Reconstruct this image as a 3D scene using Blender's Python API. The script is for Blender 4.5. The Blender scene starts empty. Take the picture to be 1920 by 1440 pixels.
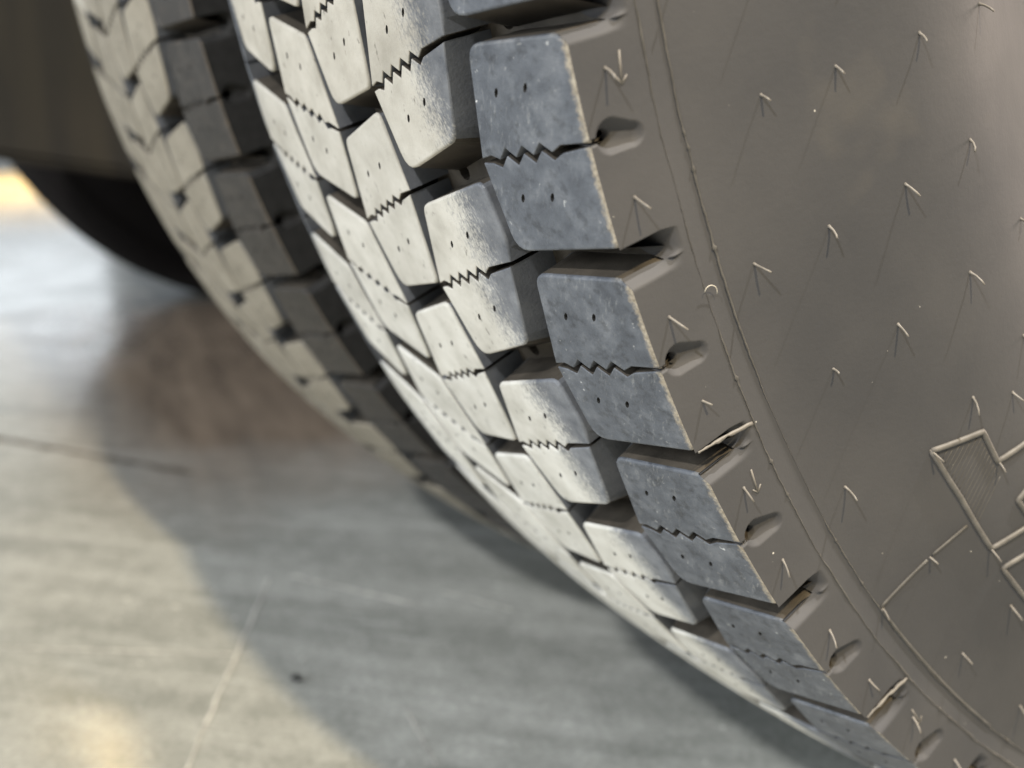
import bpy, bmesh, math, random
from mathutils import Vector, Matrix, Euler
from mathutils.geometry import delaunay_2d_cdt
random.seed(11)
scene = bpy.context.scene
col = scene.collection

# ------------------------------------------------------------------ camera
cam_d = bpy.data.cameras.new('camera'); cam = bpy.data.objects.new('camera', cam_d); col.objects.link(cam)
CZ = 0.5                                        # height of the axle above the floor
fw = Vector((-0.84180741, 0.4788341, -0.24915495)); rt = Vector((0.49787347, 0.86710747, -0.01570489)); up = Vector((-0.20852408, 0.13726813, 0.96833629))
cam.matrix_world = Matrix(((rt.x, up.x, -fw.x, 0.38177812), (rt.y, up.y, -fw.y, -0.65257799), (rt.z, up.z, -fw.z, CZ - 0.13228411), (0, 0, 0, 1)))
cam_d.sensor_width = 36.0; cam_d.lens = 2175.15 / 1920 * 36.0; cam_d.clip_start = 0.01; cam_d.clip_end = 200
cam_d.dof.use_dof = True; cam_d.dof.focus_distance = 0.345; cam_d.dof.aperture_fstop = 8.0
scene.camera = cam

# ------------------------------------------------------------------ world: dim hall
w = bpy.data.worlds.new('World'); scene.world = w; w.use_nodes = True
bg = w.node_tree.nodes['Background']; bg.inputs[0].default_value = (0.80, 0.90, 1.0, 1); bg.inputs[1].default_value = 0.235
scene.view_settings.view_transform = 'Standard'; scene.view_settings.look = 'None'
scene.view_settings.exposure = 0.0; scene.view_settings.gamma = 1.0

# ------------------------------------------------------------------ lamps of the hall and added fill lights
def lamp(name, loc, target, power, color, size, shape='DISK', size_y=None):
    l = bpy.data.lights.new(name, 'AREA'); l.shape = shape; l.size = size; l.energy = power; l.color = color
    if size_y: l.size_y = size_y
    o = bpy.data.objects.new(name, l); col.objects.link(o); o.location = loc
    o.rotation_euler = (Vector(target) - Vector(loc)).to_track_quat('-Z', 'Y').to_euler()
    return o
P0 = Vector((0.13, -0.45, 0.45))
lamp('ceiling_lamp', P0 + Vector((0.28, 0.29, 0.92)) * 4.2, P0, 300, (1.0, 0.95, 0.88), 0.06)
lamp('ceiling_lamp', P0 + Vector((0.37, -0.68, 0.64)) * 4.0, P0, 165, (1.0, 0.97, 0.93), 0.20)
lamp('ceiling_lamp', P0 + Vector((0.62, -0.12, 0.78)) * 4.5, (-0.8, -0.6, 0), 300, (1.0, 0.80, 0.50), 0.15)
lamp('ceiling_lamp', (-4.45, 0.115, 2.50), (-3.0, -0.2, 0), 9, (1.0, 0.70, 0.28), 0.09)
lamp('ceiling_lamp', (-5.6, -1.2, 2.2), (-4.7, 0.0, 0), 80, (1.0, 0.60, 0.16), 0.30).data.spread = 1.0
lamp('window_or_fill_light', (-8.5, -1.0, 1.15), (-1, -0.6, 0.3), 26, (0.90, 0.96, 1.0), 4.0, 'RECTANGLE', 0.9)
lamp('window_or_fill_light', (-1.0, -4.2, 1.2), (-0.2, 0, 0.3), 140, (0.93, 0.97, 1.0), 2.4, 'RECTANGLE', 1.6)  # added soft fill in front, brightens the crown; no window there
lamp('window_or_fill_light', (0.70, 4.2, 1.7), (0.15, -0.3, 0.4), 165, (1.0, 0.82, 0.70), 1.2, 'RECTANGLE', 1.6)  # unseen soft lamp added behind to brighten the sidewall bulge, no window

# ------------------------------------------------------------------ helpers
def link(name, me, parent=None, loc=None, rot=None, label=None, cat=None, group=None, kind=None):
    o = bpy.data.objects.new(name, me); col.objects.link(o)
    if parent is not None: o.parent = parent
    if loc is not None: o.location = loc
    if rot is not None: o.rotation_euler = rot
    for k, v in (('label', label), ('category', cat), ('group', group), ('kind', kind)):
        if v: o[k] = v
    return o
def mesh(name, verts, faces, mats, smooth=True, mi=None):
    me = bpy.data.meshes.new(name); me.from_pydata([tuple(v) for v in verts], [], faces)
    for m in mats: me.materials.append(m)
    if mi: me.polygons.foreach_set('material_index', mi)
    me.polygons.foreach_set('use_smooth', [smooth] * len(me.polygons))
    me.update(); return me

class NT:
    def __init__(s, name):
        s.m = bpy.data.materials.new(name); s.m.use_nodes = True; s.t = s.m.node_tree
        s.b = s.t.nodes['Principled BSDF']
    def n(s, typ, **kw):
        nd = s.t.nodes.new(typ)
        for k, v in kw.items():
            if k in nd.inputs: nd.inputs[k].default_value = v
            else: setattr(nd, k, v)
        return nd
    def l(s, a, b): s.t.links.new(a, b)
    def coord(s, scale=(1, 1, 1), rnd=True, rotz=0.0):
        tc = s.n('ShaderNodeTexCoord'); out = tc.outputs['Object']
        if rnd:
            oi = s.n('ShaderNodeObjectInfo'); cx = s.n('ShaderNodeCombineXYZ')
            mu = s.n('ShaderNodeMath', operation='MULTIPLY'); mu.inputs[1].default_value = 37.0
            s.l(oi.outputs['Random'], mu.inputs[0])
            s.l(mu.outputs[0], cx.inputs[1]); s.l(mu.outputs[0], cx.inputs[2]); s.l(mu.outputs[0], cx.inputs[0])
            ad = s.n('ShaderNodeVectorMath', operation='ADD'); s.l(out, ad.inputs[0]); s.l(cx.outputs[0], ad.inputs[1]); out = ad.outputs[0]
        if rotz:
            m0 = s.n('ShaderNodeMapping'); m0.inputs['Rotation'].default_value = (0, 0, -rotz); s.l(out, m0.inputs['Vector']); out = m0.outputs[0]
        mp = s.n('ShaderNodeMapping'); mp.inputs['Scale'].default_value = scale
        s.l(out, mp.inputs['Vector']); return mp.outputs[0]
    def noise(s, vec, scale, detail=4, rough=0.55, dist=0.0):
        nd = s.n('ShaderNodeTexNoise'); nd.inputs['Scale'].default_value = scale; nd.inputs['Detail'].default_value = detail
        nd.inputs['Roughness'].default_value = rough; nd.inputs['Distortion'].default_value = dist
        s.l(vec, nd.inputs['Vector']); return nd.outputs['Fac']
    def ramp(s, fac, stops):
        r = s.n('ShaderNodeValToRGB'); e = r.color_ramp.elements
        while len(e) < len(stops): e.new(0.5)
        for i, (p, c) in enumerate(stops):
            e[i].position = p; e[i].color = (c, c, c, 1) if not isinstance(c, tuple) else (*c, 1)
        s.l(fac, r.inputs[0]); return r.outputs['Color']
    def mix(s, fac, a, b, mode='MIX'):
        m = s.n('ShaderNodeMix'); m.data_type = 'RGBA'; m.blend_type = mode
        for sock, v in ((m.inputs[0], fac), (m.inputs[6], a), (m.inputs[7], b)):
            if isinstance(v, (int, float)): sock.default_value = v
            elif isinstance(v, tuple): sock.default_value = (*v, 1)
            else: s.l(v, sock)
        return m.outputs[2]
    def math(s, op, a, b=None, clamp=False):
        m = s.n('ShaderNodeMath'); m.operation = op; m.use_clamp = clamp
        for i, v in enumerate((a, b)):
            if v is None: continue
            if isinstance(v, (int, float)): m.inputs[i].default_value = v
            else: s.l(v, m.inputs[i])
        return m.outputs[0]
    def out(s, color, rough, spec=0.5, bump=None, bstr=0.3, bdist=0.001):
        for sock, v in ((s.b.inputs['Base Color'], color), (s.b.inputs['Roughness'], rough)):
            if isinstance(v, tuple): sock.default_value = (*v, 1)
            elif isinstance(v, (int, float)): sock.default_value = v
            else: s.l(v, sock)
        s.b.inputs['Specular IOR Level'].default_value = spec
        if bump is not None:
            b = s.n('ShaderNodeBump'); b.inputs['Strength'].default_value = bstr; b.inputs['Distance'].default_value = bdist
            s.l(bump, b.inputs['Height']); s.l(b.outputs[0], s.b.inputs['Normal'])
        return s.m

# ------------------------------------------------------------------ materials
def rubber_wall(name='groove_rubber', lo=(0.075, 0.081, 0.093), hi=(0.130, 0.137, 0.150)):
    t = NT(name); v = t.coord()
    a = t.noise(v, 90, 4); c = t.ramp(a, [(0.3, lo), (0.7, hi)])
    f = t.noise(v, 900, 3)
    return t.out(c, 0.62, 0.35, f, 0.25, 0.0006)
def shoulder_top():
    t = NT('clean_tread_rubber'); v = t.coord(); 
    a = t.noise(v, 110, 6, 0.62); c = t.ramp(a, [(0.30, (0.046, 0.053, 0.067)), (0.52, (0.078, 0.088, 0.106)), (0.72, (0.130, 0.141, 0.160))])
    # dragged streaks, across the running direction
    vs = t.coord((1.0, 3.0, 3.0), True, 1.1); b = t.noise(vs, 210, 6, 0.75); st = t.ramp(b, [(0.55, 0.0), (0.70, 1.0)])
    vp = t.coord(); p = t.noise(vp, 28, 3); pm = t.ramp(p, [(0.42, 0.0), (0.66, 1.0)])
    m = t.math('MULTIPLY', st, pm); c = t.mix(t.math('MULTIPLY', m, 0.6), c, (0.32, 0.33, 0.33))
    # sharp pale nicks
    dk = t.ramp(t.noise(v, 260, 3, 0.6), [(0.30, 0.62), (0.48, 1.0)]); c = t.mix(1.0, c, dk, 'MULTIPLY'); k = t.noise(t.coord((1, 1, 1)), 430, 3, 0.6); kk = t.ramp(k, [(0.655, 0.0), (0.72, 1.0)]); kk = t.math('MULTIPLY', kk, t.ramp(t.noise(vp, 55, 3), [(0.5, 0.0), (0.64, 0.9)]))
    c = t.mix(kk, c, (0.55, 0.56, 0.56))
    # tan scuffed lip along the outer edge
    tc = t.n('ShaderNodeTexCoord'); sp = t.n('ShaderNodeSeparateXYZ'); t.l(tc.outputs['Object'], sp.inputs[0])
    e = t.math('ADD', sp.outputs['X'], t.math('MULTIPLY', t.math('SUBTRACT', t.noise(v, 420, 4, 0.7), 0.5), 0.005))
    em = t.ramp(t.math('MULTIPLY', t.math('SUBTRACT', e, 0.1264), 330, True), [(0.2, 0.0), (0.75, 1.0)])
    g = t.noise(v, 700, 3, 0.7); tan = t.ramp(g, [(0.3, (0.17, 0.14, 0.10)), (0.7, (0.42, 0.37, 0.29))])
    c = t.mix(t.math('MULTIPLY', em, 0.9), c, tan)
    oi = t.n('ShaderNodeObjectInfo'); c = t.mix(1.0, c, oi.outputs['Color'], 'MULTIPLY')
    f = t.noise(v, 800, 4, 0.6)
    r = t.ramp(a, [(0.3, 0.42), (0.7, 0.58)])
    return t.out(c, r, 0.42, t.math('ADD', f, t.math('MULTIPLY', b, 0.7)), 0.3, 0.0007)
def crown_top():
    t = NT('dusty_tread_rubber'); v = t.coord()
    rub = t.ramp(t.noise(v, 120, 5, 0.6), [(0.3, (0.070, 0.078, 0.095)), (0.7, (0.16, 0.17, 0.19))])
    d = t.noise(v, 60, 6, 0.6); dust = t.ramp(d, [(0.25, (0.30, 0.292, 0.266)), (0.5, (0.41, 0.402, 0.376)), (0.75, (0.50, 0.495, 0.472))])
    # small dark specks where the dust has been knocked off
    s = t.noise(t.coord((1.0, 0.45, 1)), 420, 3, 0.6); sm = t.ramp(s, [(0.655, 0.0), (0.72, 0.75)]); dust = t.mix(sm, dust, (0.13, 0.125, 0.115))
    tc = t.n('ShaderNodeTexCoord'); sp = t.n('ShaderNodeSeparateXYZ'); t.l(tc.outputs['Object'], sp.inputs[0])
    oi = t.n('ShaderNodeObjectInfo')
    # the wheel runs on the middle of its crown: dust stops before the shoulder
    nz = t.math('ADD', t.math('MULTIPLY', t.math('SUBTRACT', t.noise(v, 38, 3, 0.6), 0.5), 0.014), t.math('MULTIPLY', t.math('SUBTRACT', t.noise(t.coord((1.6, 0.7, 1), True, 0.35), 700, 5, 0.8), 0.5), 0.050))
    sl = t.math('MULTIPLY', sp.outputs['Y'], 0.26)
    e = t.math('ADD', t.math('ADD', t.math('MAXIMUM', sp.outputs['X'], t.math('MULTIPLY', sp.outputs['X'], -0.6)), nz), sl)
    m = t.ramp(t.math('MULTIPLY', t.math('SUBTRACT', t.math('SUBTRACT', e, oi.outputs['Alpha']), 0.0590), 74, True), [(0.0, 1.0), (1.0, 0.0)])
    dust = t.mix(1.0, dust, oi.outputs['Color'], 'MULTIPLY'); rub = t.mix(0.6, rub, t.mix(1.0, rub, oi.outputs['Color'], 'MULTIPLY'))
    c = t.mix(m, rub, dust)
    f = t.noise(v, 900, 4, 0.6)
    return t.out(c, t.mix(m, (0.45,) * 3, (0.72,) * 3), 0.4, f, 0.3, 0.0006)
def sidewall_mat():
    t = NT('sidewall_rubber'); v = t.coord(rnd=False)
    c = t.ramp(t.noise(v, 14, 5, 0.6), [(0.3, (0.0485, 0.0495, 0.0540)), (0.7, (0.0665, 0.0660, 0.0690))])
    h = t.ramp(t.noise(v, 9, 4, 0.7), [(0.60, 0.0), (0.78, 0.55)]); c = t.mix(h, c, (0.12, 0.11, 0.095))
    k = t.noise(v, 310, 2, 0.5); kk = t.ramp(k, [(0.785, 0.0), (0.82, 1.0)]); c = t.mix(kk, c, (0.5, 0.48, 0.44))
    f = t.noise(v, 500, 4, 0.6)
    return t.out(c, t.ramp(t.noise(v, 25, 3), [(0.3, 0.60), (0.7, 0.72)]), 0.22, f, 0.16, 0.0005)
def plain(name, c, r=0.6, spec=0.4, ns=200, var=0.25):
    t = NT(name); v = t.coord(); a = t.noise(v, ns, 4)
    cc = t.ramp(a, [(0.3, tuple(x * (1 - var) for x in c)), (0.7, tuple(min(1, x * (1 + var)) for x in c))])
    return t.out(cc, r, spec, a, 0.2, 0.0005)
M_WALL, M_SH, M_CR, M_SIDE = rubber_wall(), shoulder_top(), crown_top(), sidewall_mat()
M_SIDE_IN = plain('shaded_side_rubber', (0.020, 0.020, 0.020), 0.75, 0.2)  # darker copy of the sidewall rubber, shade between the twin tyres painted in
M_WALL_S = rubber_wall('dirty_shaded_groove_rubber', (0.030, 0.026, 0.021), (0.066, 0.057, 0.046))  # dusty brown, darkened further so the grooves' shade is in the colour
M_HAIR = plain('vent_rubber', (0.135, 0.125, 0.112), 0.5)
M_RIDGE = plain('moulded_ridge_rubber', (0.100, 0.094, 0.086), 0.55)
M_LINE = plain('mould_flash_rubber', (0.078, 0.074, 0.068), 0.55)
M_PIT = plain('pit_rubber', (0.02, 0.02, 0.02), 0.7)
M_DARK = plain('unlit_tyre_rubber', (0.009, 0.008, 0.008), 0.9, 0.1)  # near-black copy of the tyre rubber, deep shade painted into its colour
M_STEEL = plain('painted_steel', (0.10, 0.10, 0.11), 0.5)

# ------------------------------------------------------------------ tyre geometry
R, W, XC = 0.52, 0.13, -0.008
PA, PB = 0.00815446548, 0.00530749986           # crown drop
PIT = 0.1319997                                  # pitch angle
TH0 = -0.0371598 + 0.2                           # angle of the first sipe
DEPTH = 0.0155
def prof(x):
    t = abs((x - XC) / (W - XC))
    d = PA * t * t + PB * t ** 4
    if x < -0.10: d += 9.0 * (x + 0.10) ** 2
    return R - d
def mmx(x): return x * 1e-3
def cyl(x, phi, r, phc):                         # point of the tread in the frame of a block centred at phase phc
    a = (phi - phc) * PIT
    return Vector((x, -r * math.sin(a), r * math.cos(a) - R))
ARC = R * PIT                                    # metres per pitch
def outline(items):
    """items: (point, corner radius) or a list of sipe points; gives [(point, lip width factor)]"""
    flat = []
    for it in items:
        if isinstance(it, list): flat += [(Vector(p), 0.0, 0.33) for p in it]
        else: flat.append((Vector(it[0]), it[1], 1.0 if it[1] > 0 else 0.45))
    out = []; N = len(flat)
    for i, (p, r, c) in enumerate(flat):
        if r <= 0: out.append((p, c)); continue
        a = flat[i - 1][0] - p; b = flat[(i + 1) % N][0] - p
        r_ = min(r, a.length * 0.45, b.length * 0.45); p0 = p + a.normalized() * r_; p1 = p + b.normalized() * r_
        for k in range(5):
            t = k / 4; out.append(((1 - t) ** 2 * p0 + 2 * t * (1 - t) * p + t * t * p1, c))
    return out
def zig(a, b, teeth, amp, t0, t1, flip=1):
    """zigzag from a to b (x, s): list of points without end points"""
    a = Vector(a); b = Vector(b); d = b - a; nrm = Vector((-d.y, d.x)).normalized(); out = []
    out.append(a + d * t0)
    n = teeth * 2
    for k in range(1, n):
        t = t0 + (t1 - t0) * k / n
        out.append(a + d * t + nrm * (amp * flip * (1 if k % 2 else -1) * 0.5))
    out.append(a + d * t1); return out

def inset(poly, d):
    N = len(poly); out = []
    for i in range(N):
        p = poly[i]; a = (p - poly[i - 1]); b = (poly[(i + 1) % N] - p)
        if a.length < 1e-9: a = b
        if b.length < 1e-9: b = a
        a.normalize(); b.normalize()
        na = Vector((-a.y, a.x)); nb = Vector((-b.y, b.x)); n = na + nb
        if n.length < 1e-6: n = na
        n.normalize(); c = max(0.55, n.dot(na)); out.append(p + n * ((d[i] if isinstance(d, list) else d) / c))
    return out
def area(poly): return 0.5 * sum(poly[i - 1].x * poly[i].y - poly[i].x * poly[i - 1].y for i in range(len(poly)))
def inside(p, poly):
    c = False; j = len(poly) - 1
    for i in range(len(poly)):
        a, b = poly[i], poly[j]
        if (a.y > p.y) != (b.y > p.y) and p.x < (b.x - a.x) * (p.y - a.y) / (b.y - a.y) + a.x: c = not c
        j = i
    return c
def block_mesh(name, poly, pits, topmat, phc, open_x=None, depth=DEPTH, ch=0.0011, slope=0.0050, grid=0.008):
    """one tread block: crowned top with mould pits, rounded lip, walls down to the groove floor"""
    if area([p for p, c in poly]) < 0: poly = poly[::-1]
    cs = [c for p, c in poly]; poly = [Vector(p) for p, c in poly]
    top = inset(poly, [ch * c for c in cs])
    pts = [Vector(p) for p in top]; n0 = len(pts); edges = [(i, (i + 1) % n0) for i in range(n0)]
    loops = []
    for (px, ps, rx, rs, ang) in pits:
        base = len(pts); q = []
        for k in range(8):
            a = 2 * math.pi * k / 8; v = Vector((rx * math.cos(a), rs * math.sin(a))); v.rotate(Matrix.Rotation(ang, 2)) if False else None
            v = Vector((v.x * math.cos(ang) - v.y * math.sin(ang), v.x * math.sin(ang) + v.y * math.cos(ang)))
            pts.append(Vector((px, ps)) + v); q.append(base + k)
        loops.append(q); edges += [(q[i], q[(i + 1) % 8]) for i in range(8)]
    xs = [p.x for p in top]; ss = [p.y for p in top]
    safe = inset(poly, ch + 0.0015)
    x = math.floor(min(xs) / grid) * grid
    while x < max(xs):
        s = math.floor(min(ss) / grid) * grid
        while s < max(ss):
            p = Vector((x, s))
            if inside(p, safe) and all((p - Vector((q[0], q[1]))).length > 0.004 for q in pits): pts.append(p)
            s += grid
        x += grid
    v2, _, f2, ov, _, _ = delaunay_2d_cdt(pts, edges, [], 1, 1e-7)
    # map loops (vertices may be merged)
    back = {}
    for i, lst in enumerate(ov):
        for k in lst: back[k] = i
    verts = []; norms = []
    def put(x, s, drop, nrm=None):
        verts.append(cyl(x, s / ARC, prof(x) - drop, phc)); return len(verts) - 1
    def topn(x, s):
        dr = (prof(x + 1e-4) - prof(x - 1e-4)) / 2e-4
        a = (s / ARC - phc) * PIT
        n = Vector((-dr, -math.sin(a), math.cos(a))); return n.normalized()
    for p in v2: put(p.x, p.y, 0)
    faces = []; mi = []; ln = []
    def pitof(c):
        for k, q in enumerate(pits):
            loop = [v2[back[i]] for i in loops[k]]
            if inside(c, loop): return k
        return None
    for f in f2:
        c = sum((v2[i] for i in f), Vector((0, 0))) / len(f)
        if not inside(c, top): continue
        if pits and pitof(c) is not None: continue
        f = list(f)
        if area([v2[i] for i in f]) > 0: f.reverse()     # (x, s): s runs along -y
        faces.append(f); mi.append(0); ln.append([topn(v2[i].x, v2[i].y) for i in f])
    for k, q in enumerate(pits):
        idx = [back[i] for i in loops[k]]; low = [put(v2[i].x * 0.5 + q[0] * 0.5, v2[i].y * 0.5 + q[1] * 0.5, 0.0028) for i in idx]
        for i in range(8):
            j = (i + 1) % 8; faces.append([idx[i], idx[j], low[j], low[i]]); mi.append(2); ln.append(None)
        faces.append(low); mi.append(2); ln.append(None)
    ti = [back[i] for i in range(n0)]
    shp = inset(poly, [ch * c * 0.28 for c in cs]); mid = [put(p.x, p.y, ch * c * 0.30) for p, c in zip(shp, cs)]
    lip = [put(p.x, p.y, ch * c * 1.1) for p, c in zip(poly, cs)]
    fl = []                                      # walls that face down the tread lean out, those that face up stand steep
    for i, c in enumerate(cs):
        e_ = poly[(i + 1) % n0] - poly[i - 1]; ny = -e_.x / max(1e-9, e_.length)
        fl.append(-(slope + (0.0012 * ny if ny > 0 else 0.0050 * ny)) if c > .9 else 0.0)
    outp = inset(poly, fl)
    bot = [put(p.x, p.y, 0.0022 if (open_x is not None and c < .9 and abs(p.x - open_x) < .006 and abs(p.y / ARC) < .1) else depth) for p, c in zip(outp, cs)]
    def wn(i):
        a = poly[i] - poly[i - 1]; b = poly[(i + 1) % n0] - poly[i]
        n = Vector((a.y, -a.x)).normalized() + Vector((b.y, -b.x)).normalized(); n.normalize()
        an = (poly[i].y / ARC - phc) * PIT
        return Vector((n.x, -n.y * math.cos(an), -n.y * math.sin(an))).normalized()
    for i in range(n0):
        j = (i + 1) % n0
        skip = open_x is not None and abs(poly[i].x - open_x) < 0.0025 and abs(poly[j].x - open_x) < 0.0025
        e = poly[j] - poly[i]
        if e.length < 1e-9: continue
        fn = Vector((e.y, -e.x)).normalized(); an = (poly[i].y / ARC - phc) * PIT
        fn3 = Vector((fn.x, -fn.y * math.cos(an), -fn.y * math.sin(an)))
        tn_i, tn_j = topn(top[i].x, top[i].y), topn(top[j].x, top[j].y)
        m_i = (tn_i + fn3).normalized()
        faces.append([ti[j], ti[i], mid[i], mid[j]][::-1]); mi.append(0); ln.append([m_i, m_i, tn_i, tn_j])
        faces.append([mid[j], mid[i], lip[i], lip[j]][::-1]); mi.append(0 if not skip else 0); ln.append([fn3, fn3, m_i, m_i])
        if skip:                                 # hidden backing behind the sidewall
            b0 = put(poly[i].x - .0042, poly[i].y, .0035); b1 = put(poly[j].x - .0042, poly[j].y, .0035); b2 = put(poly[j].x - .0042, poly[j].y, depth); b3 = put(poly[i].x - .0042, poly[i].y, depth)
            faces.append([b0, b3, b2, b1]); mi.append(1); ln.append([fn3] * 4)
        if not skip:
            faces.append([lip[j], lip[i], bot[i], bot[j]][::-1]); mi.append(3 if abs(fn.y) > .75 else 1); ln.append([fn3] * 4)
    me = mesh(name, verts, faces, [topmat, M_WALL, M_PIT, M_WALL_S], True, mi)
    # orientation check + custom normals
    me.validate()
    flat = [1 if n is None else 0 for n in ln]
    if len(me.polygons) == len(faces): me.polygons.foreach_set('use_smooth', [not x for x in flat])
    if len(me.polygons) == len(faces):
        loopn = []
        for p, n in zip(me.polygons, ln):
            for a in range(p.loop_total):
                loopn.append(tuple(n[a]) if n else tuple(p.normal))
        me.normals_split_custom_set(loopn)
    return me

S = lambda x, ph: (x * 1e-3, ph * ARC)
g = 0.00115                                       # half width of a sipe
def off(pts, ds): return [(p[0], p[1] + ds) for p in pts]
BT = []                                          # block types: (name, mesh, centre phase)
def add_type(poly, pits, mat, phc, open_x=None, **k):
    BT.append((block_mesh('tread_block', poly, pits, mat, phc, open_x, **k), phc))
P_ = lambda x, ph, a=0.5: (x * 1e-3, ph * ARC, 0.0007, 0.0015, a)
# --- right shoulder row
EX = 129.6
sh_sipe = zig(S(84.7, .051), S(EX, 0.0), 4, 0.0031, 0.10, 0.76)
A = outline([(S(91.2, -.432), .0045), (S(125.8, -.428), .002), (S(EX, -.386), 0), (S(EX, -.005), 0), off(reversed(sh_sipe), -g), (S(84.6, .043), 0)])
add_type(A, [P_(99.2, -.23), P_(111.3, -.24)], M_SH, -.2, EX * 1e-3)
B = outline([(S(84.7, .061), 0), off(sh_sipe, g), (S(EX, .007), 0), (S(EX, .437), .0025), (S(87.0, .468), .006)])
add_type(B, [P_(98.2, .215), P_(110.6, .21)], M_SH, .23, EX * 1e-3)
# --- row 2
r2_sipe = zig(S(31, .722), S(81.2, .535), 5, 0.0031, 0.08, 0.74)
L2 = outline([(S(31.6, .735), 0), off(r2_sipe, g), (S(80.6, .549), 0), (S(72.8, .968), .0035), (S(38.2, 1.125), .007)])
add_type(L2, [P_(49.8, .862), P_(62.3, .79)], M_CR, .85)
U2 = outline([(S(39.8, 1.284), .003), (S(80.3, 1.143), .004), (S(83.2, 1.40), .006), (S(81.6, 1.524), 0), off([(p[0], p[1] + ARC) for p in reversed(r2_sipe)], -g), (S(31, 1.712), 0)])
add_type(U2, [P_(51, 1.47), P_(63, 1.41)], M_CR, 1.42)
# --- row 3
r3_sipe = zig(S(-10.8, .428), S(32.8, .226), 5, 0.0026, 0.12, 0.86)
L3 = outline([(S(-10.4, .438), 0), off(r3_sipe, g), (S(33.2, .238), 0), (S(28.2, .722), .0025), (S(-4.2, .812), .006)])
add_type(L3, [P_(8, .56), P_(19, .50)], M_CR, .5)
U3 = outline([(S(-5.2, .975), .003), (S(28.8, .825), .004), (S(34.2, 1.215), 0), off([(p[0], p[1] + ARC) for p in reversed(r3_sipe)], -g), (S(-10.9, 1.419), 0)])
add_type(U3, [P_(6, 1.15), P_(18, 1.10)], M_CR, 1.1)
# --- row 4 (mirrored slant)
r4_sipe = zig(S(-54.3, .752), S(-9.2, .932), 5, 0.0026, 0.12, 0.86)
U4 = outline([(S(-49, .325), .003), (S(-15.0, .447), .003), (S(-8.0, .922), 0), off(reversed(r4_sipe), -g), (S(-54.2, .743), 0)])
add_type(U4, [P_(-38, .54), P_(-27, .60)], M_CR, .6)
L4 = outline([(S(-54.2, .763), 0), off(r4_sipe, g), (S(-8.6, .943), 0), (S(-14.2, 1.318), .003), (S(-50, 1.2), .006)])
add_type(L4, [P_(-38, .99), P_(-27, 1.05)], M_CR, 1.05)
# --- rows 5 and 6 mirror rows 2 and 1 half a pitch on
def mir(poly, sx=1.0):
    out = []
    for p, c in poly:
        x = -22e-3 - p[0]
        if x < -0.100: x = -0.100 + (x + 0.100) * sx
        out.append((Vector((x, p[1] + .522 * ARC)), c))
    return out
add_type(mir(L2), [P_(-72, 1.38), P_(-84, 1.31)], M_CR, 1.37)
add_type(mir(U2), [P_(-73, 1.98), P_(-85, 1.92)], M_CR, 1.94)
add_type(mir(A, .54), [], M_SH, .32)
add_type(mir(B, .54), [], M_SH, .75)

def ang(phi): return TH0 + phi * PIT
def block_matrix(phi):
    th = ang(phi); return Vector((0, -R * math.cos(th), CZ - R * math.sin(th))), (math.pi / 2 + th, 0, 0)

# groove floor: one pitch patch with the round sipe-end wells
def floor_patch():
    x0, x1 = -0.122, 0.1275; wells = []
    for x, ph in ((89.5, .517), (45, .20), (1.5, .90), (-20, .44), (-47.5, .72)): wells.append((x * 1e-3, ph * ARC, 0.0031))
    pts = []; edges = []; n = 24
    bx = [x0 + (x1 - x0) * i / n for i in range(n + 1)]
    rect = [Vector((x, 0)) for x in bx] + [Vector((x1, ARC * .25)), Vector((x1, ARC * .5)), Vector((x1, ARC * .75))] + [Vector((x, ARC)) for x in reversed(bx)] + [Vector((x0, ARC * .75)), Vector((x0, ARC * .5)), Vector((x0, ARC * .25))]
    pts += rect; edges += [(i, (i + 1) % len(rect)) for i in range(len(rect))]
    lp = []
    for (x, s, r) in wells:
        b = len(pts); q = []
        for k in range(12):
            a = 2 * math.pi * k / 12; pts.append(Vector((x + r * math.cos(a), s + r * math.sin(a)))); q.append(b + k)
        lp.append(q); edges += [(q[i], q[(i + 1) % 12]) for i in range(12)]
    for i in range(1, n):
        for k in range(1, 4):
            p = Vector((bx[i], ARC * k / 4))
            if all((p - Vector((w_[0], w_[1]))).length > w_[2] + 0.001 for w_ in wells): pts.append(p)
    v2, _, f2, ov, _, _ = delaunay_2d_cdt(pts, edges, [], 1, 1e-7)
    back = {k: i for i, l in enumerate(ov) for k in l}
    fs = []
    for f in f2:
        c = sum((v2[i] for i in f), Vector((0, 0))) / len(f)
        if any((c - Vector((w_[0], w_[1]))).length < w_[2] * .97 for w_ in wells): continue
        fs.append(list(f))
    vs = [(p.x, p.y, DEPTH) for p in v2]
    for q in lp:
        idx = [back[i] for i in q]; b = len(vs); 
        for i in idx: vs.append((v2[i].x, v2[i].y, DEPTH + 0.012))
        for i in range(12): j = (i + 1) % 12; fs.append([idx[i], idx[j], b + j, b + i])
        fs.append([b + i for i in range(12)])
    return vs, fs
def wrap(x, phi, r):
    th = ang(phi); return Vector((x, -r * math.cos(th), CZ - r * math.sin(th)))
def press(v):                                    # the foot of the tyre is pressed flat on the floor
    if v.z < 0.0006: v.z = 0.0006
    return v
NP = 47; K0 = -8
fv, ff = floor_patch()
def tread_base_mesh():
    vs = []; fs = []
    for k in range(K0, K0 + NP):
        b = len(vs)
        for (x, s, d) in fv: vs.append(press(wrap(x, s / ARC + k, prof(x) - d)))
        for f in ff: fs.append([b + i for i in f])
    me = mesh('tread_base', vs, fs, [M_WALL_S], False); return me

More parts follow.
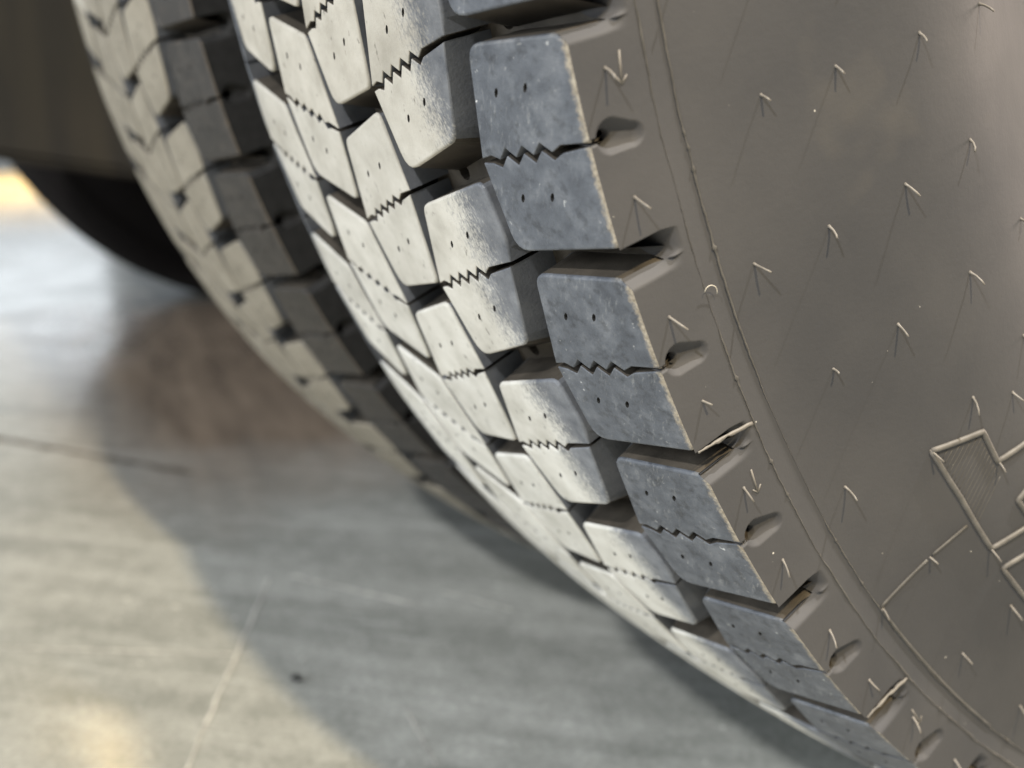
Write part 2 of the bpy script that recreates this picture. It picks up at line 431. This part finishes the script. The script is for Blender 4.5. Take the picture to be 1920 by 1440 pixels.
# sidewall profile (radius, x) with its slots and pockets
PR = [(.507, .1303), (.4985, .1310), (.486, .1318), (.479, .1316), (.465, .1345), (.45, .1385), (.43, .1435), (.41, .1465), (.395, .1462), (.38, .1435), (.36, .1355), (.335, .122), (.305, .104)]
def sx(r):
    if r >= PR[0][0]: return PR[0][1]
    for (r0, x0), (r1, x1) in zip(PR, PR[1:]):
        if r1 <= r <= r0:
            i = PR.index((r0, x0)); t = (r0 - r) / (r0 - r1)
            xm = PR[i - 1][1] if i > 0 else x0; xp = PR[i + 2][1] if i + 2 < len(PR) else x1
            h = r0 - r1
            m0 = (x1 - xm) / (PR[i - 1][0] - r1) * h if i > 0 else (x1 - x0)
            m1 = (xp - x0) / (r0 - PR[i + 2][0]) * h if i + 2 < len(PR) else (x1 - x0)
            return (2 * t ** 3 - 3 * t * t + 1) * x0 + (t ** 3 - 2 * t * t + t) * m0 + (-2 * t ** 3 + 3 * t * t) * x1 + (t ** 3 - t * t) * m1
    return PR[-1][1]
def sst(a, b, x):
    t = max(0, min(1, (x - a) / (b - a))); return t * t * (3 - 2 * t)
def dent(phi, r):
    """how far the sidewall is pressed in at this place"""
    f = phi - math.floor(phi); d = 0.0
    # open groove runs out through the shoulder: scoop
    q = (r - .4885) / 0.0052
    if q > 0:
        hw = .0675 - max(0, 1 - q) * .014; u = abs(f - .505) / hw
        if u < 1.0: d = max(d, 0.013 * (1 - math.sqrt(max(0, 1 - min(1, q) ** 2))) ** .8 * (1 - u ** 4))
    # the lower lip of the slot is chamfered
    if .571 < f < .614 and r > .4885: d = max(d, .0042 * (1 - (f - .571) / .043) * sst(.4885, .499, r))
    # pocket with a round hole at the end of each sipe
    fs = f if f < .5 else f - 1
    ax, ay = -.004 * ARC, .5005; bx_, by = .018 * ARC, .4948
    px, py = fs * ARC, r
    t = max(0, min(1, ((px - ax) * (bx_ - ax) + (py - ay) * (by - ay)) / ((bx_ - ax) ** 2 + (by - ay) ** 2)))
    dist = math.hypot(px - ax - t * (bx_ - ax), py - ay - t * (by - ay)); rad = .0049 - .0014 * t
    if dist < rad: d = max(d, 0.0031 * (1 - .35 * t) * (1 - (dist / rad) ** 2.6))
    hole = math.hypot((px + .0004) / 1.0, (py - .5022) / 1.15)
    d = max(d, 0.013 * (1 - sst(.0014, .0024, hole)))
    # the sipe itself nicks the lip
    if r > .5015 and abs(fs + .004) < .014: d = max(d, 0.006 * (1 - sst(.004, .012, abs(fs + .004))))
    return d
def cut_out(phi, r):
    f = phi - math.floor(phi)
    return r > .4938 and abs(f - .505) < .0655
def sidewall_mesh(side=1):
    cols = [0.0]
    f = 0.0
    while f < 1 - 1e-6:
        near = (abs(f - .5) < .13) or (f < .10) or (f > .90)
        st = .0085 if near else .04
        if f < .095 or f > .905: st = .0055
        if abs(abs(f - .505) - .0655) < .012: st = .004
        f = min(1.0, f + st); cols.append(f)
    if cols[-2] > .998: cols.pop(-2)
    rows = [.5072, .5066] + [.5062 - .00042 * i for i in range(30)] + [.4934, .4929, .4924, .4919, .4914, .4908, .4902, .4896, .489, .4885, .488, .487, .4864, .4856, .484, .4815, .4795, .479, .4782, .476, .472, .466, .46, .453, .446, .438, .43, .42, .41, .402, .395, .388, .38, .37, .36, .348, .335, .32, .305]
    if side < 0: rows = [.507, .5, .49, .479, .46, .43, .41, .395, .37, .335, .305]; cols = [0, .25, .5, .75, 1]
    phis = []
    for k in range(K0, K0 + NP): phis += [k + c for c in cols[:-1]]
    phis.append(K0 + NP); n = len(phis); m = len(rows); vs = []; fs = []
    for ph in phis:
        for r in rows:
            if side > 0:
                x = sx(r)
                if r > .4995 and r < .508: x -= 0.0
                if .4795 <= r <= .486: x -= .00022
                x -= dent(ph, r)
            else: x = -(sx(r) - .0015)
            v = wrap(x, ph, r)
            # slight bulge where the tyre carries its load
            if v.z < .03 and side > 0: v.x += (0.03 - v.z) * .12
            vs.append(press(v))
    for i in range(n - 1):
        for j in range(m - 1):
            a = i * m + j; q = [a, a + m, a + m + 1, a + 1]
            if side > 0 and cut_out((phis[i] + phis[i + 1]) / 2, (rows[j] + rows[j + 1]) / 2): continue
            fs.append(q if side < 0 else q[::-1])
    return mesh('sidewall', vs, fs, [M_SIDE], True)
def lathe_mesh(name, pr, mat, n=96):
    vs = []; fs = []; m = len(pr)
    for i in range(n):
        a = 2 * math.pi * i / n
        for (x, r) in pr: vs.append((x, -r * math.cos(a), CZ - r * math.sin(a)))
    for i in range(n):
        for j in range(m - 1):
            a = i * m + j; b = ((i + 1) % n) * m + j; fs.append([a, a + 1, b + 1, b])
    return mesh(name, vs, fs, [mat], True)
def tube(pts, rad, n=6, jit=0.0, cap=True, squash=1.0, up_=None):
    """tube along pts; rad may be a list"""
    vs = []; fs = []; N = len(pts)
    for i, p in enumerate(pts):
        d = (pts[min(i + 1, N - 1)] - pts[max(i - 1, 0)]).normalized()
        u = (up_ or Vector((1, 0, 0))); u = (u - d * u.dot(d)); u = u.normalized() if u.length > 1e-6 else d.orthogonal().normalized()
        v = d.cross(u); r = rad[i] if isinstance(rad, list) else rad
        for k in range(n):
            a = 2 * math.pi * k / n; vs.append(p + u * (r * math.cos(a) * squash) + v * (r * math.sin(a)))
    for i in range(N - 1):
        for k in range(n):
            fs.append([i * n + k, i * n + (k + 1) % n, (i + 1) * n + (k + 1) % n, (i + 1) * n + k])
    if cap: fs.append(list(range(n))[::-1]); fs.append([(N - 1) * n + k for k in range(n)])
    return vs, fs
def onside(r, phi, lift=0.0): return wrap(sx(r) + lift, phi, r)

# ------------------------------------------------------------------ concrete floor
def floor_material():
    t = NT('polished_concrete'); v = t.coord(rnd=False)
    # worn streaks run across the bay, slightly askew
    vs = t.coord((0.5, 3.6, 1), False, 0.80); a = t.noise(vs, 6.0, 8, 0.66, 0.5)
    b = t.noise(v, 38, 6, 0.65); c0 = t.mix(0.36, a, b)
    c = t.ramp(c0, [(0.32, (0.185, 0.196, 0.185)), (0.5, (0.31, 0.322, 0.308)), (0.70, (0.47, 0.485, 0.47))])
    wh = t.ramp(t.noise(t.coord((0.45, 4.0, 1), False, 0.74), 12, 7, 0.74, 0.3), [(0.57, 0.0), (0.72, 0.65)]); c = t.mix(wh, c, (0.52, 0.54, 0.53))
    gr = t.ramp(t.noise(v, 260, 3, 0.6), [(0.35, 0.82), (0.65, 1.12)]); c = t.mix(1.0, c, gr, 'MULTIPLY')
    pk = t.ramp(t.noise(v, 95, 2, 0.5), [(0.70, 0.0), (0.76, 0.7)]); c = t.mix(pk, c, (0.60, 0.61, 0.59))
    sp = t.n('ShaderNodeSeparateXYZ'); t.l(v, sp.inputs[0])
    # brown tone in the slab colour farther under the truck
    e = t.math('ADD', t.math('MULTIPLY', sp.outputs['X'], -1.0), t.math('MULTIPLY', t.math('SUBTRACT', t.noise(v, 6, 5, 0.6), 0.5), 0.35))
    m1 = t.ramp(t.math('SUBTRACT', e, 0.25), [(0.27, 0.0), (0.58, 1.0)])
    m2 = t.ramp(t.math('SUBTRACT', e, 0.9), [(0.70, 1.0), (1.0, 0.0)])
    m3 = t.ramp(t.math('ADD', sp.outputs['Y'], 1.0), [(0.48, 0.0), (0.64, 1.0)])
    m = t.math('MULTIPLY', t.math('MULTIPLY', m1, m2), t.math('MULTIPLY', m3, 0.95))
    br = t.ramp(t.noise(t.coord((0.6, 3.4, 1), False, -0.15), 8, 5, 0.6), [(0.3, (0.115, 0.092, 0.073)), (0.7, (0.235, 0.190, 0.148))])
    c = t.mix(m, c, br)
    r = t.ramp(t.noise(v, 9, 4), [(0.3, 0.14), (0.7, 0.24)])
    return t.out(c, r, 0.5, b, 0.12, 0.002)
M_FLOOR = floor_material()
S_ = 30.0
floor = link('concrete_floor', mesh('concrete_floor', [(-S_, -S_, 0), (S_, -S_, 0), (S_, S_, 0), (-S_, S_, 0)], [[0, 1, 2, 3]], [M_FLOOR], False), kind='structure')

# ------------------------------------------------------------------ tyres
SIDE_ME = sidewall_mesh(1); SIDE_IN = sidewall_mesh(-1); BASE_ME = tread_base_mesh()
def joined_rest(ks):
    """every block outside the picture, as one mesh"""
    vs = []; fs = []; mi = []
    for me, phc in BT:
        co = [v.co.copy() for v in me.vertices]; pl = [(list(p.vertices), p.material_index) for p in me.polygons]
        top = {0: 0, 1: 1, 2: 2}; slot = 0 if me.materials[0] == M_CR else 3
        for k in ks:
            loc, rot = block_matrix(phc + k); m = Matrix.Translation(loc) @ Euler(rot).to_matrix().to_4x4(); b = len(vs)
            for c in co:
                v = m @ c; vs.append(press(v))
            for f, i in pl: fs.append([b + q for q in f]); mi.append(slot if i == 0 else (4 if i == 3 else i))
    return mesh('tread_remainder', vs, fs, [M_CR, M_WALL, M_PIT, M_SH, M_WALL_S], False, mi)
REST = joined_rest([k for k in range(K0, K0 + NP) if not (-2 <= k <= 11)])

HAIRS = [(0.4557, 1.058), (0.4335, 1.048), (0.405, 1.044), (0.3737, 1.059), (0.3912, 1.746), (0.4451, 1.78), (0.4193, 1.762), (0.3727, 2.49), (0.469, 1.786), (0.4048, 2.459), (0.4336, 2.467), (0.4567, 2.496), (0.4189, 3.179), (0.4047, 3.373), (0.468, 3.152), (0.4555, 3.935), (0.4432, 4.714), (0.4664, 4.73), (0.3914, 3.124), (0.4388, 3.298), (0.4203, 3.686), (0.4374, 4.191), (0.4779, 3.987), (0.4690, 0.36), (0.4451, 0.36), (0.4193, 0.36), (0.466, 5.5), (0.4557, 6.2)]
HAIRS_B = [(0.4983, 0.741), (0.4987, 1.26), (0.4993, 1.8), (0.4987, 2.235), (0.498, 2.746), (0.4979, 3.23), (0.4975, 3.792), (0.4973, 4.263), (0.495, 4.741), (0.4968, 5.278), (0.4975, 5.8)]
def build_tyre(x, dphi, label, detail):
    t = link('truck_wheel_assembly', None, None, (x, 0, 0), None, label, 'tyre', 'tyres on the truck axle')
    # dphi only turns the pattern about the axle
    rotp = lambda me, nm, **k: link(nm, me, t, **k)
    piv = Vector((0, 0, CZ)); Rx = Matrix.Rotation(dphi * PIT, 4, 'X'); Mt = Matrix.Translation(piv) @ Rx @ Matrix.Translation(-piv)
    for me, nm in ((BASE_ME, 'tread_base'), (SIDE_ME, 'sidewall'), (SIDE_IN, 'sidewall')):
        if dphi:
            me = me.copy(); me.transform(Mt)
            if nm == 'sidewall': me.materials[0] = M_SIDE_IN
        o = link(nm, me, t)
    rest = REST
    if dphi: rest = REST.copy(); rest.transform(Mt)
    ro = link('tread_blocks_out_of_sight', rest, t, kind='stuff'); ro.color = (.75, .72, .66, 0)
    ks = range(-2, 12)
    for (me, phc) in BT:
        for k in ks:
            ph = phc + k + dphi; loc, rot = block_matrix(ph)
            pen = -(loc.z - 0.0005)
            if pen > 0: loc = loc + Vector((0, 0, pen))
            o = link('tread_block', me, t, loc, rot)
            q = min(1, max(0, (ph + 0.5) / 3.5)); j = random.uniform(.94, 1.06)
            base = Vector((.74, .695, .62)).lerp(Vector((1.22, 1.24, 1.25)), q) if detail else Vector((.50, .465, .40))  # upper blocks and inner tyre tinted darker: shading painted into block colour
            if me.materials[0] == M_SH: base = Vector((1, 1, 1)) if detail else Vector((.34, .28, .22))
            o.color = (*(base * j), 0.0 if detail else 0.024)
    if not detail: return t
    # thin mould seams round the wall
    for r0, w_, seed in ((.4862, .00026, 3), (.4790, .00026, 8)):
        rnd = random.Random(seed); pts = []; rads = []
        n = 700
        wob = 0.0; fat = 0.8
        for i in range(n):
            ph = -1.5 + 9.5 * i / (n - 1); nub = rnd.random() < .03
            wob = wob * .93 + rnd.uniform(-.00010, .00010); fat = min(1.5, max(.25, fat + rnd.uniform(-.2, .2)))
            pts.append(onside(r0 + wob, ph, 0.00008)); rads.append(w_ * fat * (2.4 if nub else 1) * (1 + 1.3 * sst(3.2, 4.4, ph) * (seed == 3)))
        vs, fs = tube(pts, rads, 5); link('mould_seam', mesh('mould_seam', vs, fs, [M_LINE]), t)
    # flash left standing on the lip of the slots
    for k in (2, 4):
        pts = []; rnd = random.Random(k)
        for i in range(14):
            u = i / 13; pts.append(onside(.5065 - u * .0195, k + .437 + .02 * u + (.03 * u * u), .0002) + Vector((rnd.uniform(-.0002, .0002), 0, rnd.uniform(-.0002, .0002))))
        vs, fs = tube(pts, [rnd.uniform(.0003, .0008) for _ in pts], 5); link('mould_flash', mesh('mould_flash', vs, fs, [M_HAIR]), t)
    # vent hairs
    rnd = random.Random(5)
    for i, (r, ph) in enumerate(HAIRS + HAIRS_B):
        p = onside(r, ph, -.0003); L = rnd.choice((.0052, .0058, .0064, .0049, .0036))
        if i in (15,): L = .0042
        d = Vector((1.0, rnd.uniform(-.12, .18), -rnd.uniform(0.02, .45) - (.25 if ph > 2.6 else 0))).normalized(); bend = Vector((rnd.uniform(-.25, .05), rnd.uniform(-.3, .3), -rnd.uniform(0, .4)))
        pts = [p + d * (L * u) + bend * (L * u * u) for u in (0, .12, .4, .75, 1)]
        vs, fs = tube(pts, [.0007, .00042, .00036, .00034, .0003], 7); link('vent_hair', mesh('vent_hair', vs, fs, [M_HAIR]), t)
    # raised arrows in the shoulder band
    for k in (0, 2, 4, 6):
        ph0 = k + .69; pts = [onside(.4934, ph0, .0), onside(.4946, ph0 + .125, .0)]; vs, fs = tube(pts, .00034, 6)
        for a in ((.4958, ph0 + .098), (.4926, ph0 + .10)):
            v2, f2 = tube([onside(.4946, ph0 + .128, .0), onside(a[0], a[1], .0)], .0003, 6); b = len(vs); vs += v2; fs += [[q + b for q in f] for f in f2]
        link('raised_arrow', mesh('raised_arrow', vs, fs, [M_HAIR]), t)
    # raised lettering on the wall (only its left end is in the picture)
    def poly_on(pl, lift=0.0001, n=10):
        out = []
        for (a, b) in zip(pl, pl[1:]):
            for i in range(n): u = i / n; out.append(onside(a[0] + (b[0] - a[0]) * u, a[1] + (b[1] - a[1]) * u, lift))
        out.append(onside(pl[-1][0], pl[-1][1], lift)); return out
    LET = [[(0.4388, 3.298), (0.4206, 3.429), (0.4206, 3.69), (0.400, 3.79)], [(0.4388, 3.298), (0.4373, 3.707), (0.4373, 4.204), (0.415, 4.33)],
           [(0.418, 4.52), (0.4378, 4.401), (0.4379, 4.90), (0.415, 5.0)], [(0.410, 4.03), (0.4209, 4.054), (0.4206, 4.20), (.410, 4.24)]]
    for pl in LET:
        vs, fs = tube(poly_on(pl), .0010, 8); link('raised_lettering', mesh('raised_lettering', vs, fs, [M_RIDGE]), t)
    for pl in ([(0.4781, 3.973), (0.4569, 3.933)], [(0.4546, 3.927), (0.440, 3.923)], [(.4785, 3.985), (.4783, 4.6), (.4786, 5.4)]):
        vs, fs = tube(poly_on(pl), .00055, 6); link('raised_rib', mesh('raised_rib', vs, fs, [M_LINE]), t)
    # fine hatching in the letter
    vs = []; fs = []
    for i in range(0, 34, 2):
        ph = 3.36 + .62 * i / 33; seg = []
        for k in range(12):
            r_ = .4372 - .0006 - .0145 * k / 11; p_ = ph - .16 * k / 11
            top_ = 3.298 + (.4388 - r_) / .0182 * .131 + .03
            if p_ < top_: break
            seg.append(onside(r_, p_))
        if len(seg) > 1:
            v2, f2 = tube(seg, .00014, 4); b = len(vs); vs += v2; fs += [[q + b for q in f] for f in f2]
    link('hatched_field', mesh('hatched_field', vs, fs, [M_LINE]), t)
    return t
DIN = 0.317
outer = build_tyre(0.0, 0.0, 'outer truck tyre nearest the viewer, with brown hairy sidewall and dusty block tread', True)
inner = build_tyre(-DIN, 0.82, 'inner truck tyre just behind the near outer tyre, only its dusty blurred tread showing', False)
# far tyre in the dark: no blocks can be told apart there
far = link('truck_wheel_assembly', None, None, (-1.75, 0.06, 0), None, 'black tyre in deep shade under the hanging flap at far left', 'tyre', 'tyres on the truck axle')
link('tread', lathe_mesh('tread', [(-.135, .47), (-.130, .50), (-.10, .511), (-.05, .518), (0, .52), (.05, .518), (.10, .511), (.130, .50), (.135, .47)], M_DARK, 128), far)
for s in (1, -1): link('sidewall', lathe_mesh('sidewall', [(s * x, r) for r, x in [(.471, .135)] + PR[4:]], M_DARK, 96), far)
for v in [v for o in far.children for v in o.data.vertices]:
    if v.co.z < .0006: v.co.z = .0006
for t_ in (outer, inner, far):
    link('wheel_rim', lathe_mesh('wheel_rim', [(.104, .306), (.112, .29), (.10, .285), (.06, .27), (.03, .20), (.02, .12), (.045, .11), (.045, .0)], M_STEEL, 64), t_)

# ------------------------------------------------------------------ rubber flap under the truck and the bed above
def box_mesh(name, pts8, mat, bev=0.003):
    bm = bmesh.new(); vs = [bm.verts.new(p) for p in pts8]
    for f in ((0, 1, 2, 3), (7, 6, 5, 4), (0, 4, 5, 1), (1, 5, 6, 2), (2, 6, 7, 3), (3, 7, 4, 0)): bm.faces.new([vs[i] for i in f])
    bmesh.ops.recalc_face_normals(bm, faces=bm.faces); bmesh.ops.bevel(bm, geom=list(bm.edges), offset=bev, segments=2, affect='EDGES')
    me = bpy.data.meshes.new(name); bm.to_mesh(me); bm.free(); me.materials.append(mat); return me
def flap_material():
    t = NT('dusty_flap_rubber'); v = t.coord((1, 6, .5), False); a = t.noise(v, 3, 4)
    c = t.ramp(a, [(0.35, (0.030, 0.028, 0.024)), (0.65, (0.056, 0.048, 0.034))])
    return t.out(c, 0.7, 0.3, t.noise(t.coord(rnd=False), 40, 3), 0.2, 0.002)
FX = -1.40
def fz(y): return CZ - .222 + (y + .454) * (-.04 / .209)
flap = link('mud_flap', None, None, (FX, -.3, fz(-.3)), None, 'dark grey-brown rubber flap hanging at upper left before the shaded tyre', 'mud flap')
y0, y1 = -.52, .35
pts = [(FX - .012, y0, fz(y0)), (FX, y0, fz(y0)), (FX, y1, fz(y1)), (FX - .012, y1, fz(y1)), (FX - .012, y0, .54), (FX, y0, .54), (FX, y1, .54), (FX - .012, y1, .54)]
off_ = Vector((FX, -.3, fz(-.3))); pts = [Vector(p) - off_ for p in pts]
link('flap_sheet', box_mesh('flap_sheet', pts, flap_material()), flap)
hem = [(FX - .016, y0, fz(y0)), (FX + .004, y0, fz(y0)), (FX + .004, y1, fz(y1)), (FX - .016, y1, fz(y1)), (FX - .016, y0, fz(y0) + .014), (FX + .004, y0, fz(y0) + .014), (FX + .004, y1, fz(y1) + .014), (FX - .016, y1, fz(y1) + .014)]
link('flap_hem', box_mesh('flap_hem', [Vector(p) - off_ for p in hem], flap.children[0].data.materials[0], .004), flap)
for yy in (-.49, .28):
    q = [(FX - .03, yy - .02, .48), (FX - .0125, yy - .02, .48), (FX - .0125, yy + .02, .48), (FX - .03, yy + .02, .48)]
    link('hanger_bar', box_mesh('hanger_bar', [Vector(p) - off_ for p in q] + [Vector((p[0], p[1], 1.099)) - off_ for p in q], M_STEEL, .002), flap)
bed = link('truck_bed', None, None, (-.9, .6, 1.06), None, 'dark steel truck bed over the twin tyres, above the picture', 'truck bed')
def bx8(x0, x1, y0, y1, z0, z1): return [(x0, y0, z0), (x1, y0, z0), (x1, y1, z0), (x0, y1, z0), (x0, y0, z1), (x1, y0, z1), (x1, y1, z1), (x0, y1, z1)]
boff = Vector((-.9, .6, 1.06))
link('deck', box_mesh('deck', [Vector(p) - boff for p in bx8(-2.1, .22, -.60, 2.4, 1.10, 1.30)], M_STEEL, .01), bed)
for xx in (-.62, -1.16): link('chassis_rail', box_mesh('chassis_rail', [Vector(p) - boff for p in bx8(xx - .04, xx + .04, -.50, 2.4, .86, 1.099)], M_STEEL, .006), bed)
link('axle_tube', box_mesh('axle_tube', [Vector(p) - boff for p in bx8(-1.6, -.46, -.07, .07, .43, .57)], M_STEEL, .03), bed)

# a curl of lint caught on the seam
lc = onside(.4855, 1.80, .0012); lp_ = [lc + Vector((.0004 * math.sin(a), .0022 * math.cos(a), .0026 * math.sin(a * .9))) for a in [i * .32 for i in range(11)]]
vs, fs = tube([p - lc for p in lp_], .00013, 5); link('lint_thread', mesh('lint_thread', vs, fs, [plain('pale_lint', (.45, .42, .36), .8)]), None, lc, None, 'tiny pale curl of lint stuck to the seam on the brown tyre sidewall', 'lint')
# ------------------------------------------------------------------ small things on the floor
def crumb(loc, s, label):
    bm = bmesh.new(); bmesh.ops.create_icosphere(bm, subdivisions=2, radius=s); rnd = random.Random(4)
    for v in bm.verts: v.co *= rnd.uniform(.75, 1.15); v.co.z *= .55; v.co.x *= 1.4
    me = bpy.data.meshes.new('stone_chip'); bm.to_mesh(me); bm.free(); me.materials.append(M_PIT)
    link('stone_chip', me, None, loc, None, label, 'stone chip')
def floor_px(px, py, z=0.0):
    f_ = 2175.15; v = fw + rt * ((px - 960) / f_) + up * ((720 - py) / f_); o = cam.matrix_world.translation
    return o + v * ((z - o.z) / v.z)
crumb(floor_px(556, 1276) + Vector((0, 0, .002)), .0032, 'tiny dark stone chip alone on the pale concrete at the shadow edge')
M_SCR = plain('scratch_chalk', (0.46, 0.46, 0.44), .6, .3, 60, .35)
def scratch(a, b, wd, n=24, jit=.0015):
    A_, B_ = floor_px(*a), floor_px(*b); d = (B_ - A_).normalized(); nn = Vector((-d.y, d.x, 0)); vs = []; fs = []; rnd = random.Random(int(a[0]))
    for i in range(n + 1):
        p = A_.lerp(B_, i / n) + nn * rnd.uniform(-jit, jit) * .4; h = wd * rnd.uniform(.35, 1.0)
        vs += [p + nn * h + Vector((0, 0, .0005)), p - nn * h + Vector((0, 0, .0005))]
    for i in range(n): fs.append([2 * i, 2 * i + 1, 2 * i + 3, 2 * i + 2])
    link('scratch_mark', mesh('scratch_mark', vs, fs, [M_SCR], False), floor)
scratch((505, 1085), (348, 1445), .0011)
scratch((545, 1080), (800, 1140), .0022); scratch((830, 1110), (960, 1145), .0016)
scratch((0, 1215), (470, 1228), .0012); scratch((760, 1330), (820, 1440), .0010)
M_JOINT = plain('joint_dirt', (0.07, 0.06, 0.05), .8, .2, 60, .35)
M_KEEP = M_SCR; M_SCR = M_JOINT
scratch((-60, 812), (360, 888), .0050, 40, .004)
M_SCR = M_KEEP
